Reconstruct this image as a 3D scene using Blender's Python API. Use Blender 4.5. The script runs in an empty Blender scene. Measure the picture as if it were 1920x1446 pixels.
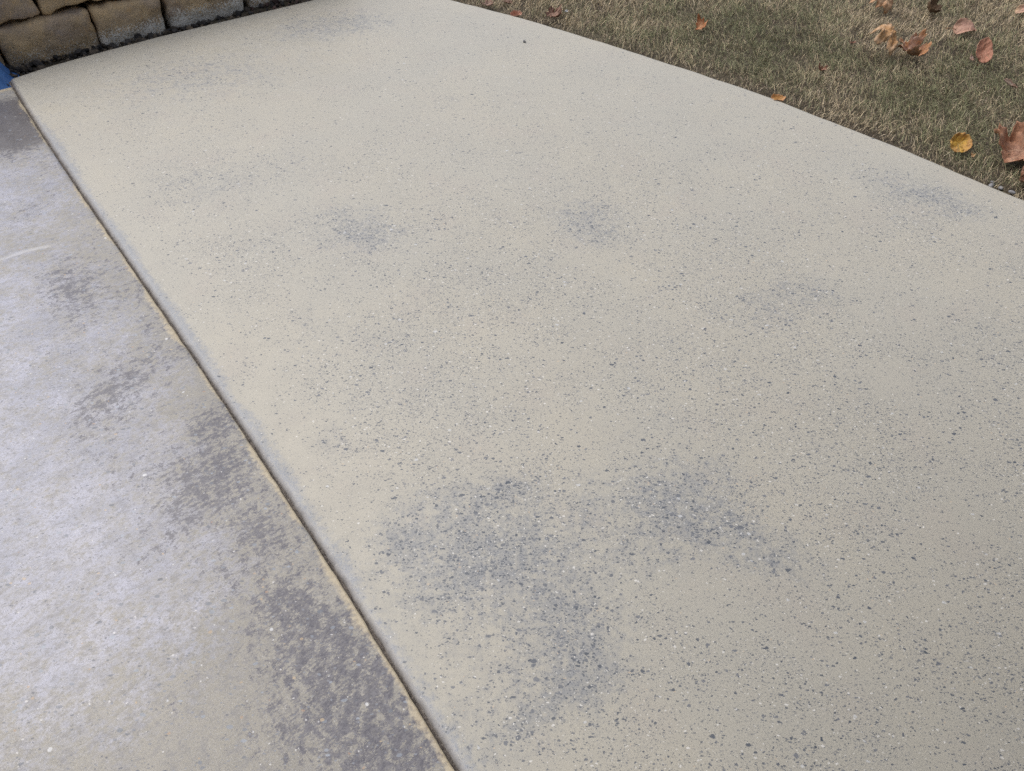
import bpy, bmesh, math, random
import numpy as np
from mathutils import Vector, Matrix, Euler
R = math.radians
rng = np.random.default_rng(7); random.seed(7)
scene = bpy.context.scene
col = scene.collection

# ------------------------------------------------------------------ camera
cam_d = bpy.data.cameras.new('camera'); cam = bpy.data.objects.new('camera', cam_d); col.objects.link(cam)
cam.location = (0, 0, 1.5); cam.rotation_euler = (R(44), 0, 0)
cam_d.sensor_width = 36; cam_d.lens = 1450/1920*36
cam_d.clip_start = 0.05; cam_d.clip_end = 2000
scene.camera = cam

# ------------------------------------------------------------------ sky, sun, exposure
SUN_AZ = (-0.86, 0.51); SUN_EL = 60
w = bpy.data.worlds.new('World'); scene.world = w; w.use_nodes = True
nt = w.node_tree; nt.nodes.clear()
sky = nt.nodes.new('ShaderNodeTexSky'); sky.sky_type = 'NISHITA'; sky.sun_disc = False
sky.sun_elevation = R(SUN_EL); sky.sun_rotation = math.atan2(SUN_AZ[0], SUN_AZ[1])
sky.air_density = 1.0; sky.dust_density = 4.0; sky.ozone_density = 1.0
hs = nt.nodes.new('ShaderNodeHueSaturation'); hs.inputs['Saturation'].default_value = 0.55   # cloud veil: paler blue
bg = nt.nodes.new('ShaderNodeBackground'); bg.inputs['Strength'].default_value = 0.13
out = nt.nodes.new('ShaderNodeOutputWorld')
nt.links.new(sky.outputs[0], hs.inputs['Color']); nt.links.new(hs.outputs[0], bg.inputs['Color']); nt.links.new(bg.outputs[0], out.inputs[0])
sl = bpy.data.lights.new('sun', 'SUN'); sl.energy = 1.1; sl.angle = R(60); sl.color = (1.0, 0.95, 0.88)
sun = bpy.data.objects.new('sun', sl); col.objects.link(sun)
sd = Vector((SUN_AZ[0]*math.cos(R(SUN_EL)), SUN_AZ[1]*math.cos(R(SUN_EL)), math.sin(R(SUN_EL))))
sun.rotation_euler = sd.to_track_quat('Z', 'Y').to_euler(); sun.location = sd*20
vs = scene.view_settings
vs.view_transform = 'Standard'; vs.look = 'None'; vs.gamma = 1.0; vs.exposure = 0.30; vs.use_curve_mapping = False
scene.cycles.use_denoising = False
scene.cycles.max_bounces = 6

# ------------------------------------------------------------------ helpers
def tag(o, label=None, cat=None, group=None, kind=None):
    if label: o['label'] = label
    if cat: o['category'] = cat
    if group: o['group'] = group
    if kind: o['kind'] = kind
    return o
def mesh_obj(name, verts, faces, mat=None, parent=None, smooth=True):
    me = bpy.data.meshes.new(name); me.from_pydata([tuple(v) for v in verts], [], faces); me.update()
    o = bpy.data.objects.new(name, me); col.objects.link(o)
    if mat: me.materials.append(mat)
    if smooth: me.polygons.foreach_set('use_smooth', [True]*len(me.polygons))
    if parent: o.parent = parent
    return o
def empty(name, loc=(0, 0, 0)):
    o = bpy.data.objects.new(name, None); col.objects.link(o); o.location = loc; o.empty_display_size = .05; return o
def _hash(ix, iy, s):
    n = (ix.astype(np.int64)*374761393 + iy.astype(np.int64)*668265263 + s*1442695041) & 0x7fffffff
    n = ((n ^ (n >> 13))*1274126177) & 0x7fffffff
    return ((n ^ (n >> 16)) & 0xffff)/65535.0
def vnoise(x, y, s=0):
    ix = np.floor(x); iy = np.floor(y); fx = x-ix; fy = y-iy
    fx = fx*fx*(3-2*fx); fy = fy*fy*(3-2*fy)
    a = _hash(ix, iy, s); b = _hash(ix+1, iy, s); c = _hash(ix, iy+1, s); d = _hash(ix+1, iy+1, s)
    return (a*(1-fx)+b*fx)*(1-fy) + (c*(1-fx)+d*fx)*fy
def fbm(x, y, s=0, o=4):
    x = np.asarray(x, float); y = np.asarray(y, float); t = 0; a = .5; n = 0
    for k in range(o): t = t+a*vnoise(x*2**k+17*k, y*2**k-9*k, s+k); n += a; a *= .5
    return t/n
def sstep(a, b, x):
    t = np.clip((np.asarray(x, float)-a)/(b-a), 0, 1); return t*t*(3-2*t)

class NT:
    """small wrapper that makes shader nodes"""
    def __init__(s, name):
        s.m = bpy.data.materials.new(name); s.m.use_nodes = True; s.t = s.m.node_tree; s.t.nodes.clear()
        s.out = s.t.nodes.new('ShaderNodeOutputMaterial'); s.b = s.t.nodes.new('ShaderNodeBsdfPrincipled')
        s.t.links.new(s.b.outputs[0], s.out.inputs[0])
    def put(s, sock, v):
        if v is None: return
        if isinstance(v, bpy.types.NodeSocket): s.t.links.new(v, sock)
        elif isinstance(v, (tuple, list)) and sock.type == 'RGBA' and len(v) == 3: sock.default_value = (*v, 1)
        else: sock.default_value = v
    def math(s, op, a, b=None, c=None, clamp=False):
        n = s.t.nodes.new('ShaderNodeMath'); n.operation = op; n.use_clamp = clamp
        for i, v in enumerate((a, b, c)): s.put(n.inputs[i], v)
        return n.outputs[0]
    def vmath(s, op, a, b=None):
        n = s.t.nodes.new('ShaderNodeVectorMath'); n.operation = op; s.put(n.inputs[0], a); s.put(n.inputs[1], b); return n.outputs[0]
    def ramp(s, v, a, b, lo=0., hi=1.):
        n = s.t.nodes.new('ShaderNodeMapRange'); n.interpolation_type = 'SMOOTHSTEP'
        for i, x in enumerate((v, a, b, lo, hi)): s.put(n.inputs[i], x)
        return n.outputs[0]
    def lin(s, v, a, b, lo=0., hi=1.):
        n = s.t.nodes.new('ShaderNodeMapRange'); n.clamp = True
        for i, x in enumerate((v, a, b, lo, hi)): s.put(n.inputs[i], x)
        return n.outputs[0]
    def mix(s, f, a, b, blend='MIX'):
        n = s.t.nodes.new('ShaderNodeMix'); n.data_type = 'RGBA'; n.blend_type = blend; n.clamp_factor = True
        s.put(n.inputs[0], f); s.put(n.inputs[6], a); s.put(n.inputs[7], b); return n.outputs[2]
    def attr(s, name, kind='GEOMETRY', o='Fac'):
        n = s.t.nodes.new('ShaderNodeAttribute'); n.attribute_name = name; n.attribute_type = kind; return n.outputs[o]
    def coord(s, o='Object'):
        return s.t.nodes.new('ShaderNodeTexCoord').outputs[o]
    def mapping(s, v, rot=0., scale=(1, 1, 1), loc=(0, 0, 0)):
        n = s.t.nodes.new('ShaderNodeMapping'); s.put(n.inputs[0], v); n.inputs['Rotation'].default_value = (0, 0, rot)
        n.inputs['Scale'].default_value = scale; n.inputs['Location'].default_value = loc; return n.outputs[0]
    def noise(s, v, scale, detail=3., rough=.55, dist=0., o='Fac', dims='3D'):
        n = s.t.nodes.new('ShaderNodeTexNoise'); n.noise_dimensions = dims; s.put(n.inputs['Vector'], v)
        n.inputs['Scale'].default_value = scale; n.inputs['Detail'].default_value = detail
        n.inputs['Roughness'].default_value = rough; n.inputs['Distortion'].default_value = dist; return n.outputs[o]
    def voro(s, v, scale, feature='F1', rand=1.):
        n = s.t.nodes.new('ShaderNodeTexVoronoi'); n.voronoi_dimensions = '2D'; n.feature = feature; s.put(n.inputs['Vector'], v)
        n.inputs['Scale'].default_value = scale; n.inputs['Randomness'].default_value = rand; return n
    def sep(s, v):
        n = s.t.nodes.new('ShaderNodeSeparateXYZ'); s.put(n.inputs[0], v); return n.outputs
    def chips(s, v, scale, density, rmin, rmax, rot, stretch=1.5, soft=.10):
        """scattered stone chips: (mask, random value)"""
        n = s.voro(s.mapping(v, rot, (1, stretch, 1)), scale)
        c = s.sep(n.outputs['Color'])
        rad = s.lin(c[1], 0, 1, rmin, rmax)
        m = s.ramp(s.math('SUBTRACT', rad, n.outputs['Distance']), -soft*.5, soft*.5)
        ex = s.math('LESS_THAN', c[0], density)
        return s.math('MULTIPLY', m, ex), c[2]
    def bump(s, h, strength, dist):
        n = s.t.nodes.new('ShaderNodeBump'); n.inputs['Strength'].default_value = strength; n.inputs['Distance'].default_value = dist
        s.put(n.inputs['Height'], h); s.put(s.b.inputs['Normal'], n.outputs[0])
    def final(s, color, rough=.7, spec=.5):
        s.put(s.b.inputs['Base Color'], color); s.put(s.b.inputs['Roughness'], rough); s.put(s.b.inputs['Specular IOR Level'], spec); return s.m

# ------------------------------------------------------------------ unseen blocker added behind the viewer to shade the patio's near end
def add_shade_blocker():
    h = empty('shade_blocker', (2.0, -3.2, 0))
    n = NT('blocker_pale'); sm_ = n.final(n.mix(n.ramp(n.noise(n.coord(), 20, 4), .4, .6), (.62, .60, .55), (.66, .64, .60)), .6, .4)
    n = NT('blocker_dark'); pm_ = n.final(n.mix(n.ramp(n.noise(n.coord(), 14, 4), .4, .6), (.16, .13, .10), (.20, .165, .13)), .7, .3)
    def bx(name, lo, hi, mat):
        x0, y0, z0 = lo; x1, y1, z1 = hi
        v = [(x0, y0, z0), (x1, y0, z0), (x1, y1, z0), (x0, y1, z0), (x0, y0, z1), (x1, y0, z1), (x1, y1, z1), (x0, y1, z1)]
        return mesh_obj(name, v, [(0, 3, 2, 1), (4, 5, 6, 7), (0, 1, 5, 4), (1, 2, 6, 5), (2, 3, 7, 6), (3, 0, 4, 7)], mat, h, smooth=False)
    bx('wall', (-3.4, -.20, -.05), (6.0, 0, 2.4), sm_)  # added blocker wall, kept pale to bounce light forward
    bx('blocker_roof', (PR[0]-2.0, -.5, 2.42), (6.2, PR[1]+3.2, 2.54), pm_)
    bx('blocker_roof_edge', (PR[0]-2.03, PR[1]+3.2+.002, 2.36), (6.23, PR[1]+3.23, 2.58), sm_)
    tag(h, 'unseen added wall and roof shading the near end of the patio', 'shade_blocker')
PR = (-.30, 1.35)     # added shading roof: left end x, front edge y
add_shade_blocker()

# ------------------------------------------------------------------ patio frame of reference
O2 = np.array((-0.092, 0.473)); EU = np.array((-0.5958, 0.8031)); EV = np.array((0.8031, 0.5958))
def to_xy(u, v): return O2[0]+u*EU[0]+v*EV[0], O2[1]+u*EU[1]+v*EV[1]
def to_uv(x, y):
    dx = np.asarray(x)-O2[0]; dy = np.asarray(y)-O2[1]; return dx*EU[0]+dy*EU[1], dx*EV[0]+dy*EV[1]
_jp = np.polyfit([0, .34, .6, 1.1, 1.5, 1.97, 2.57, 3.08, 3.52], [0, .008, .014, .015, .012, .004, -.003, -.002, .002], 4)
def v_joint(u): return np.polyval(_jp, np.clip(u, -.15, 3.6))
_re = np.array([(-0.697, 4.49), (-0.305, 4.236), (-0.027, 4.056), (0.234, 3.874), (0.429, 3.709), (0.701, 3.491), (0.948, 3.275), (1.188, 3.039), (1.417, 2.795), (1.619, 2.569), (1.797, 2.354)])
_ru, _rv = to_uv(_re[:, 0], _re[:, 1])
_ru = np.concatenate((_ru, [-.2, -.8, -1.6, -3])); _rv = np.concatenate((_rv, [2.72, 2.78, 2.80, 2.80]))
_fine = np.linspace(-3, 4.2, 721); _fv = np.interp(_fine, _ru[::-1], _rv[::-1])
_k = np.hanning(41); _k /= _k.sum(); _fvs = np.convolve(np.pad(_fv, 20, mode='edge'), _k, 'valid')
_fvs = _fvs+(fbm(_fine*3.5, _fine*0, 71, 3)-.5)*.020+(fbm(_fine*14, _fine*0, 72, 3)-.5)*.005
def v_right(u): return np.interp(u, _fine, _fvs)
def u_back(v): return np.interp(v, [-.1, 0, .19, .41, .68, 1.49, 1.95], [3.51, 3.522, 3.56, 3.578, 3.591, 3.580, 3.55])

def blobs(x, y, L, k=.9, f=.55):
    t = np.zeros_like(x)
    for bx, by, rx, ry, st in L:
        d = ((x-bx)/rx)**2+((y-by)/ry)**2; t = t+st*k*np.exp(-d*f)*(1-np.clip(t, 0, 1)*.65)
    return t

SLAB_PATCHES = [(-0.816, 3.94, 0.22, 0.13, 0.7), (-1.03, 3.822, 0.14, 0.1, 0.3), (-1.316, 3.354, 0.2, 0.12, 0.4), (-1.519, 3.249, 0.15, 0.12, 0.2), (-0.793, 2.587, 0.13, 0.08, 0.3), (-1.11, 2.441, 0.16, 0.14, 0.35), (-0.478, 2.146, 0.12, 0.1, 0.7), (-0.586, 2.271, 0.1, 0.1, 0.35), (0.255, 2.255, 0.1, 0.09, 0.7), (0.264, 2.116, 0.08, 0.06, 0.5), (1.473, 2.388, 0.12, 0.05, 0.7), (1.564, 2.288, 0.1, 0.05, 0.6), (1.357, 2.495, 0.1, 0.06, 0.5), (1.315, 2.207, 0.1, 0.07, 0.35), (0.881, 1.852, 0.1, 0.06, 0.65), (0.699, 1.765, 0.1, 0.06, 0.4), (0.762, 1.693, 0.1, 0.06, 0.35), (-0.58, 1.716, 0.09, 0.1, 0.35), (-0.588, 1.516, 0.07, 0.1, 0.3), (-0.447, 1.275, 0.04, 0.05, 0.45), (-0.419, 1.181, 0.05, 0.06, 0.35), (-0.261, 0.981, 0.05, 0.05, 0.7), (-0.125, 1.054, 0.09, 0.06, 0.75), (-0.201, 0.912, 0.05, 0.06, 0.6), (-0.093, 0.872, 0.09, 0.07, 0.6), (0.023, 0.898, 0.09, 0.06, 0.55), (0.1, 0.76, 0.07, 0.06, 0.75), (0.161, 0.691, 0.06, 0.05, 0.8), (0.125, 0.626, 0.06, 0.04, 0.7), (0.031, 0.574, 0.08, 0.05, 0.55), (-0.059, 0.516, 0.08, 0.05, 0.4), (0.278, 1.085, 0.09, 0.06, 0.6), (0.42, 1.1, 0.09, 0.07, 0.8), (0.502, 1.003, 0.09, 0.05, 0.9), (0.582, 0.925, 0.07, 0.04, 0.8), (0.629, 0.878, 0.05, 0.03, 0.5), (0.35, 0.967, 0.08, 0.05, 0.5), (0.0, 1.1, 0.06, 0.04, 0.6), (0.317, 1.32, 0.12, 0.1, 0.3), (0.482, 1.164, 0.08, 0.06, 0.4), (1.081, 1.495, 0.15, 0.12, 0.2), (1.247, 1.339, 0.12, 0.12, 0.25), (-0.268, 3.101, 0.14, 0.08, 0.3), (-0.052, 3.822, 0.14, 0.1, 0.12), (0.0, .87, .24, .18, .5), (-.06, .93, .20, .12, .35), (.2, .98, .22, .12, .26), (.04, .64, .16, .10, .32), (-1.6, 3.15, .5, .35, .24), (-1.2, 3.6, .5, .2, .18), (-0.9, 2.6, .5, .4, .08)]
DAMP_PATCHES = [(-2.042, 3.006, 0.14, 0.12, 1.0), (-1.912, 2.808, 0.1, 0.14, 1.0), (-1.92, 2.665, 0.1, 0.05, 0.6), (-1.708, 2.569, 0.08, 0.08, 0.6), (-1.416, 1.945, 0.07, 0.1, 0.9), (-1.341, 1.839, 0.06, 0.08, 0.9), (-1.269, 1.716, 0.06, 0.08, 0.6), (-1.669, 2.255, 0.06, 0.09, 0.7), (-1.631, 2.406, 0.05, 0.06, 0.5), (-1.066, 1.435, 0.08, 0.09, 0.85), (-1.108, 1.339, 0.06, 0.07, 0.6), (-1.029, 1.516, 0.06, 0.06, 0.5), (-0.775, 1.311, 0.045, 0.05, 1.0), (-0.794, 1.164, 0.08, 0.06, 0.75), (-0.741, 1.069, 0.06, 0.06, 0.8), (-0.765, 0.981, 0.05, 0.05, 0.5), (-0.93, 1.602, 0.05, 0.05, 0.7), (-1.142, 1.852, 0.05, 0.06, 0.7), (-1.042, 1.716, 0.05, 0.06, 0.8), (-1.251, 2.0, 0.05, 0.06, 0.6), (-1.466, 2.271, 0.05, 0.06, 0.5), (-1.365, 2.146, 0.05, 0.05, 0.6), (-0.69, 1.164, 0.04, 0.05, 0.4), (-0.583, 0.981, 0.05, 0.05, 0.6), (-0.475, 0.808, 0.05, 0.04, 1.0), (-0.395, 0.736, 0.06, 0.05, 1.0), (-0.333, 0.691, 0.05, 0.05, 1.0), (-0.282, 0.626, 0.06, 0.05, 1.0), (-0.242, 0.554, 0.07, 0.05, 1.0), (-0.196, 0.497, 0.06, 0.04, 1.0), (-0.46, 0.68, 0.06, 0.05, 0.8), (-0.37, 0.595, 0.06, 0.06, 0.8), (-0.442, 0.545, 0.06, 0.05, 0.7), (-0.543, 0.76, 0.05, 0.05, 0.6), (-0.616, 0.872, 0.06, 0.05, 0.6), (-0.314, 0.497, 0.06, 0.04, 0.7), (-0.672, 0.605, 0.04, 0.04, 0.5), (-0.838, 0.912, 0.06, 0.04, 0.25), (-0.987, 0.898, 0.08, 0.05, 0.25), (-1.003, 0.772, 0.06, 0.05, 0.25), (-1.035, 1.181, 0.08, 0.06, 0.3), (-1.149, 1.054, 0.08, 0.07, 0.2), (-1.309, 1.624, 0.12, 0.06, 0.25), (-1.0, 1.30, .12, .10, .33), (-.90, 1.10, .12, .10, .33), (-.80, .95, .10, .10, .27), (-1.15, 1.55, .12, .10, .21), (-1.25, 1.85, .10, .10, .3), (-.70, 1.22, .06, .08, .36), (-.62, 1.05, .06, .08, .36), (-.52, .92, .06, .08, .36)]
SHEEN_PATCHES = [(-1.771, 2.337, 0.25, 0.25, 1.0), (-1.472, 1.716, 0.2, 0.25, 1.0), (-1.247, 1.339, 0.2, 0.2, 0.9), (-0.996, 1.376, 0.08, 0.08, 0.5), (-1.142, 1.01, 0.25, 0.15, 1.0), (-0.947, 0.981, 0.2, 0.15, 0.7), (-0.964, 1.495, 0.08, 0.08, 0.4), (-0.894, 1.232, 0.08, 0.08, 0.6), (-1.173, 1.67, 0.1, 0.1, 0.5), (-1.106, 1.132, 0.2, 0.2, 0.6), (-0.969, 0.669, 0.2, 0.15, 0.5), (-0.724, 0.846, 0.12, 0.1, 0.4), (-2.2, 2.6, .4, .4, .9), (-1.9, 1.6, .45, .5, .9), (-1.6, .8, .45, .5, .8)]

def make_slab(name, u_front, ub, vl, vr, nu, nv, mat, soft_l, soft_r):
    """a poured slab: dense top sheet, eased (tooled) side edges, faces down to -0.11"""
    t = np.linspace(0, 1, nv)
    rows = []
    for r in np.linspace(0, 1, nu):
        um = u_front+r*(3.56-u_front) if ub is None else u_front+r*(ub-u_front)
        a, b = vl(um), vr(um)
        v = a+soft_l+t*(b-a-soft_l-soft_r)
        u = u_front+r*(u_back(v)-u_front) if ub is None else np.full_like(v, um)
        # eased edges
        vv = np.concatenate(([a, a, a+soft_l*.35], v, [b-soft_r*.35, b, b]))
        uu = np.concatenate((u[:1], u[:1], u[:1], u, u[-1:], u[-1:], u[-1:]))
        zz = np.concatenate(([-.11, -soft_l*.62, -soft_l*.2, 0], np.zeros(nv-2), [0, -soft_r*.3, -soft_r, -.11]))
        rows.append((uu, vv, zz))
    U = np.array([q[0] for q in rows]); V = np.array([q[1] for q in rows]); Z = np.array([q[2] for q in rows])
    # front and back faces: repeat the end rows lower
    def drop(i, du, z): return U[i]+du, V[i].copy(), np.minimum(Z[i], z)
    f2 = drop(0, -.004, -.005); f3 = drop(0, -.004, -.11); b2 = drop(-1, .003, -.004); b3 = drop(-1, .003, -.11)
    U = np.vstack((f3[0], f2[0], U, b2[0], b3[0])); V = np.vstack((f3[1], f2[1], V, b2[1], b3[1])); Z = np.vstack((f3[2], f2[2], Z, b2[2], b3[2]))
    # the finisher's slight unevenness
    Z = Z+np.where(Z > -.001, (fbm(U*1.3, V*1.3, 5, 2)-.5)*.004, 0)
    X, Y = to_xy(U, V)
    n, m = U.shape
    idx = np.arange(n*m).reshape(n, m)
    faces = np.stack((idx[:-1, :-1], idx[:-1, 1:], idx[1:, 1:], idx[1:, :-1]), -1).reshape(-1, 4)[:, ::-1]
    o = mesh_obj(name, np.stack((X, Y, Z), -1).reshape(-1, 3), faces.tolist(), mat)
    return o, X.ravel(), Y.ravel(), U.ravel(), V.ravel()
def set_attr(o, name, arr):
    a = o.data.attributes.new(name, 'FLOAT', 'POINT'); a.data.foreach_set('value', np.asarray(arr, np.float32))

# ------------------------------------------------------------------ concrete materials
def ground_concrete():
    n = NT('ground_concrete'); P = n.coord()
    wear_grey = n.attr('wear_grey'); agg = n.attr('agg'); edge = n.attr('edge'); warm = n.attr('warm')
    warp = n.vmath('ADD', P, n.vmath('SCALE', n.vmath('SUBTRACT', n.noise(P, 95, 3, o='Color'), (.5, .5, .5))))
    warp.node.inputs[1].links[0].from_node.inputs['Scale'].default_value = .010
    big = n.noise(P, 2.2, 3, .5); mid = n.noise(P, 14, 4, .6); fine = n.noise(P, 70, 4, .65)
    base = n.mix(n.ramp(big, .35, .65), (.425, .408, .352), (.445, .42, .352))
    base = n.mix(n.math('MULTIPLY', warm, .45), base, (.465, .428, .345))
    base = n.mix(n.ramp(mid, .35, .75, 0, .35), base, (.415, .402, .36))
    cloud = n.noise(P, 3.4, 4, .55); hue = n.noise(P, 5.5, 3, .5)
    base = n.mix(n.ramp(cloud, .32, .70, .0, .38), base, (.385, .37, .322))
    base = n.mix(n.ramp(hue, .52, .72, .0, .35), base, (.42, .385, .335))
    # sand: light and dark grains
    g1 = n.noise(P, 300, 3, .75); g2 = n.noise(P, 620, 2, .7)
    base = n.mix(n.ramp(g1, .50, .72, 0, .48), base, (.20, .20, .195))
    base = n.mix(n.ramp(g2, .55, .75, 0, .45), base, (.64, .62, .57))
    # places ground down to the blue-grey aggregate, and a broad greyer far-left zone
    wn = n.math('ADD', wear_grey, n.math('MULTIPLY', n.math('SUBTRACT', fine, .5), n.lin(wear_grey, 0, .3, 0, 1.5)))
    wn = n.math('ADD', wn, n.math('MULTIPLY', n.math('SUBTRACT', mid, .5), n.lin(wear_grey, 0, .3, 0, .9)))
    clump = n.noise(P, 34, 4, .65)
    wn = n.math('ADD', wn, n.math('MULTIPLY', n.math('SUBTRACT', clump, .5), n.lin(wear_grey, 0, .3, 0, 1.1)))
    wm = n.ramp(wn, .08, 1.15)
    base = n.mix(n.math('MULTIPLY', wm, .90), base, (.24, .252, .270))
    en = n.ramp(n.math('ADD', edge, n.math('MULTIPLY', n.math('SUBTRACT', fine, .5), n.lin(edge, 0, .2, 0, 1.0))), .25, .75)
    base = n.mix(n.math('MULTIPLY', en, n.ramp(g1, .38, .58, .45, .92)), base, n.mix(clump, (.18, .205, .25), (.31, .33, .37)))
    lip = n.attr('lip')
    # stone chips, small to large
    cl = n.noise(P, 7, 3, .6)
    dens = n.math('MULTIPLY', agg, n.ramp(cl, .30, .70, .45, .95))
    for sc, dd, wd, r0, r1, rot, st, op in ((420, .22, .10, .22, .45, .4, 1.4, .62), (300, .18, .14, .24, .48, 2.0, 1.3, .7), (190, .14, .20, .24, .48, 1.1, 1.6, .86), (140, .09, .24, .22, .46, 2.5, 1.5, .93), (92, .048, .22, .20, .44, .2, 1.45, .95), (58, .016, .12, .18, .38, 1.7, 1.5, .95), (40, .003, .03, .16, .30, .8, 1.7, .95)):
        d = n.math('ADD', n.math('MULTIPLY', dens, dd), n.math('MULTIPLY', wm, wd))
        m, rnd = n.chips(warp, sc, d, r0, r1, rot, st)
        cc = n.mix(rnd, (.065, .08, .105), (.185, .195, .215))
        base = n.mix(n.math('MULTIPLY', m, op), base, cc)
    for sc, dd, rot, cc, op in ((260, .05, .9, (.72, .71, .67), .8), (120, .026, 2.2, (.72, .71, .68), .75), (150, .010, 1.4, (.60, .47, .33), .55), (70, .006, .7, (.62, .64, .66), .6)):
        d = n.math('MULTIPLY', n.math('ADD', dens, wm), dd)
        m, rnd = n.chips(warp, sc, d, .18, .38, rot, 1.4)
        base = n.mix(n.math('MULTIPLY', m, op), base, cc)
    base = n.mix(n.math('MULTIPLY', lip, .75), base, n.mix(n.ramp(fine, .35, .65), (.19, .175, .165), (.29, .27, .255)))
    n.bump(n.math('ADD', n.math('MULTIPLY', g1, .6), n.math('MULTIPLY', fine, .6)), .18, .0012)
    return n.final(base, n.ramp(mid, .3, .7, .42, .55), .6)

def worn_concrete():
    n = NT('worn_damp_concrete'); P = n.coord()
    damp = n.attr('damp'); painted_sheen = n.attr('painted_sheen'); dust = n.attr('dust'); mark = n.attr('mark'); farw = n.attr('soak')
    warp = n.vmath('ADD', P, n.vmath('SCALE', n.vmath('SUBTRACT', n.noise(P, 60, 2, o='Color'), (.5, .5, .5))))
    warp.node.inputs[1].links[0].from_node.inputs['Scale'].default_value = .008
    big = n.noise(P, 3, 3, .55); mid = n.noise(P, 16, 4, .6); fine = n.noise(P, 90, 4, .7)
    base = n.mix(n.ramp(big, .3, .7), (.285, .268, .228), (.325, .306, .262))
    base = n.mix(n.ramp(mid, .45, .75, 0, .6), base, (.26, .25, .228))
    # streaks follow the broom, across the joint
    Q = n.mapping(P, -math.atan2(EV[1], EV[0]), (1, 1, 1)); Q = n.mapping(Q, 0, (.72, 1, 1))
    b2 = n.noise(Q, 190, 4, .75); b3 = n.noise(Q, 85, 6, .75, .3); b4 = n.noise(Q, 42, 8, .86, .2)
    bl = n.math('ADD', n.math('MULTIPLY', b4, .62), n.math('ADD', n.math('MULTIPLY', b3, .20), n.math('MULTIPLY', b2, .18)))
    sheen_mask = n.math('ADD', painted_sheen, n.math('MULTIPLY', n.math('SUBTRACT', mid, .5), n.lin(painted_sheen, 0, .3, 0, 1.4)))
    sheen_mask = n.ramp(n.math('ADD', sheen_mask, n.math('MULTIPLY', n.math('SUBTRACT', b3, .5), n.lin(painted_sheen, 0, .3, 0, 2.4))), .10, 1.05)
    base = n.mix(n.math('MULTIPLY', sheen_mask, .85), base, n.mix(n.ramp(n.noise(Q, 9, 5, .65), .38, .64), (.33, .348, .44), (.45, .465, .575)))  # pale blue sheen of the sky, put into the slab's colour
    # crisp damp blotches with dry islands in them
    dm = n.ramp(n.math('ADD', bl, n.math('MULTIPLY', damp, .118)), .590, .610)
    spk = n.ramp(n.math('ADD', b3, n.math('MULTIPLY', damp, .11)), .590, .65, 0, .55)
    sm = n.ramp(n.math('ADD', farw, n.math('MULTIPLY', n.math('SUBTRACT', bl, .5), 1.2)), .3, .8)
    # sand
    g1 = n.noise(P, 270, 3, .78); g2 = n.noise(P, 520, 2, .7)
    base = n.mix(n.ramp(g1, .50, .70, 0, .60), base, (.14, .14, .15))
    base = n.mix(n.ramp(g2, .54, .72, 0, .60), base, (.56, .57, .60))
    base = n.mix(n.ramp(b2, .50, .66, 0, .42), base, (.20, .20, .21))
    base = n.mix(n.ramp(n.noise(Q, 48, 5, .7), .50, .64, 0, .50), base, (.20, .198, .21))
    base = n.mix(spk, base, (.17, .165, .17))
    base = n.mix(n.math('MULTIPLY', dm, n.ramp(b3, .35, .60, .74, .97)), base, n.mix(n.ramp(b2, .40, .66), (.072, .071, .096), (.165, .162, .182)))
    base = n.mix(n.math('MULTIPLY', sm, .85), base, (.10, .094, .10))
    # scattered chips
    for sc, dd, r0, r1, rot, st, c0, c1, op in ((230, .07, .2, .42, .4, 1.5, (.10, .11, .13), (.24, .24, .25), .7), (120, .06, .18, .42, 2.1, 1.7, (.09, .10, .13), (.24, .26, .30), .8), (62, .045, .16, .40, 1.2, 1.6, (.10, .115, .145), (.33, .37, .43), .75),
                                                (160, .007, .18, .40, .9, 1.3, (.56, .56, .56), (.70, .69, .68), .7), (55, .0035, .12, .28, 2.6, 1.2, (.55, .57, .60), (.70, .71, .72), .75), (90, .008, .15, .36, 1.9, 1.3, (.36, .22, .15), (.55, .43, .27), .6)):
        m, rnd = n.chips(warp, sc, dd, r0, r1, rot, st)
        base = n.mix(n.math('MULTIPLY', m, op), base, n.mix(rnd, c0, c1))
    # a tan line of grinding dust along the joint, and a pale scrape
    du = n.ramp(n.math('ADD', dust, n.math('MULTIPLY', n.math('SUBTRACT', fine, .5), n.lin(dust, 0, .2, 0, 1.4))), .35, .85)
    base = n.mix(n.math('MULTIPLY', du, .85), base, n.mix(n.ramp(fine, .4, .65), (.46, .38, .25), (.52, .455, .33)))
    base = n.mix(n.math('MULTIPLY', n.ramp(mark, .3, .8), .45), base, (.56, .56, .57))
    n.bump(n.math('ADD', n.math('MULTIPLY', g1, .5), n.math('MULTIPLY', fine, .7)), .2, .0014)
    rough = n.math('SUBTRACT', n.ramp(mid, .3, .7, .48, .58), n.math('MULTIPLY', n.math('MAXIMUM', sheen_mask, sm), .19))
    return n.final(base, rough, .55)

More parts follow.
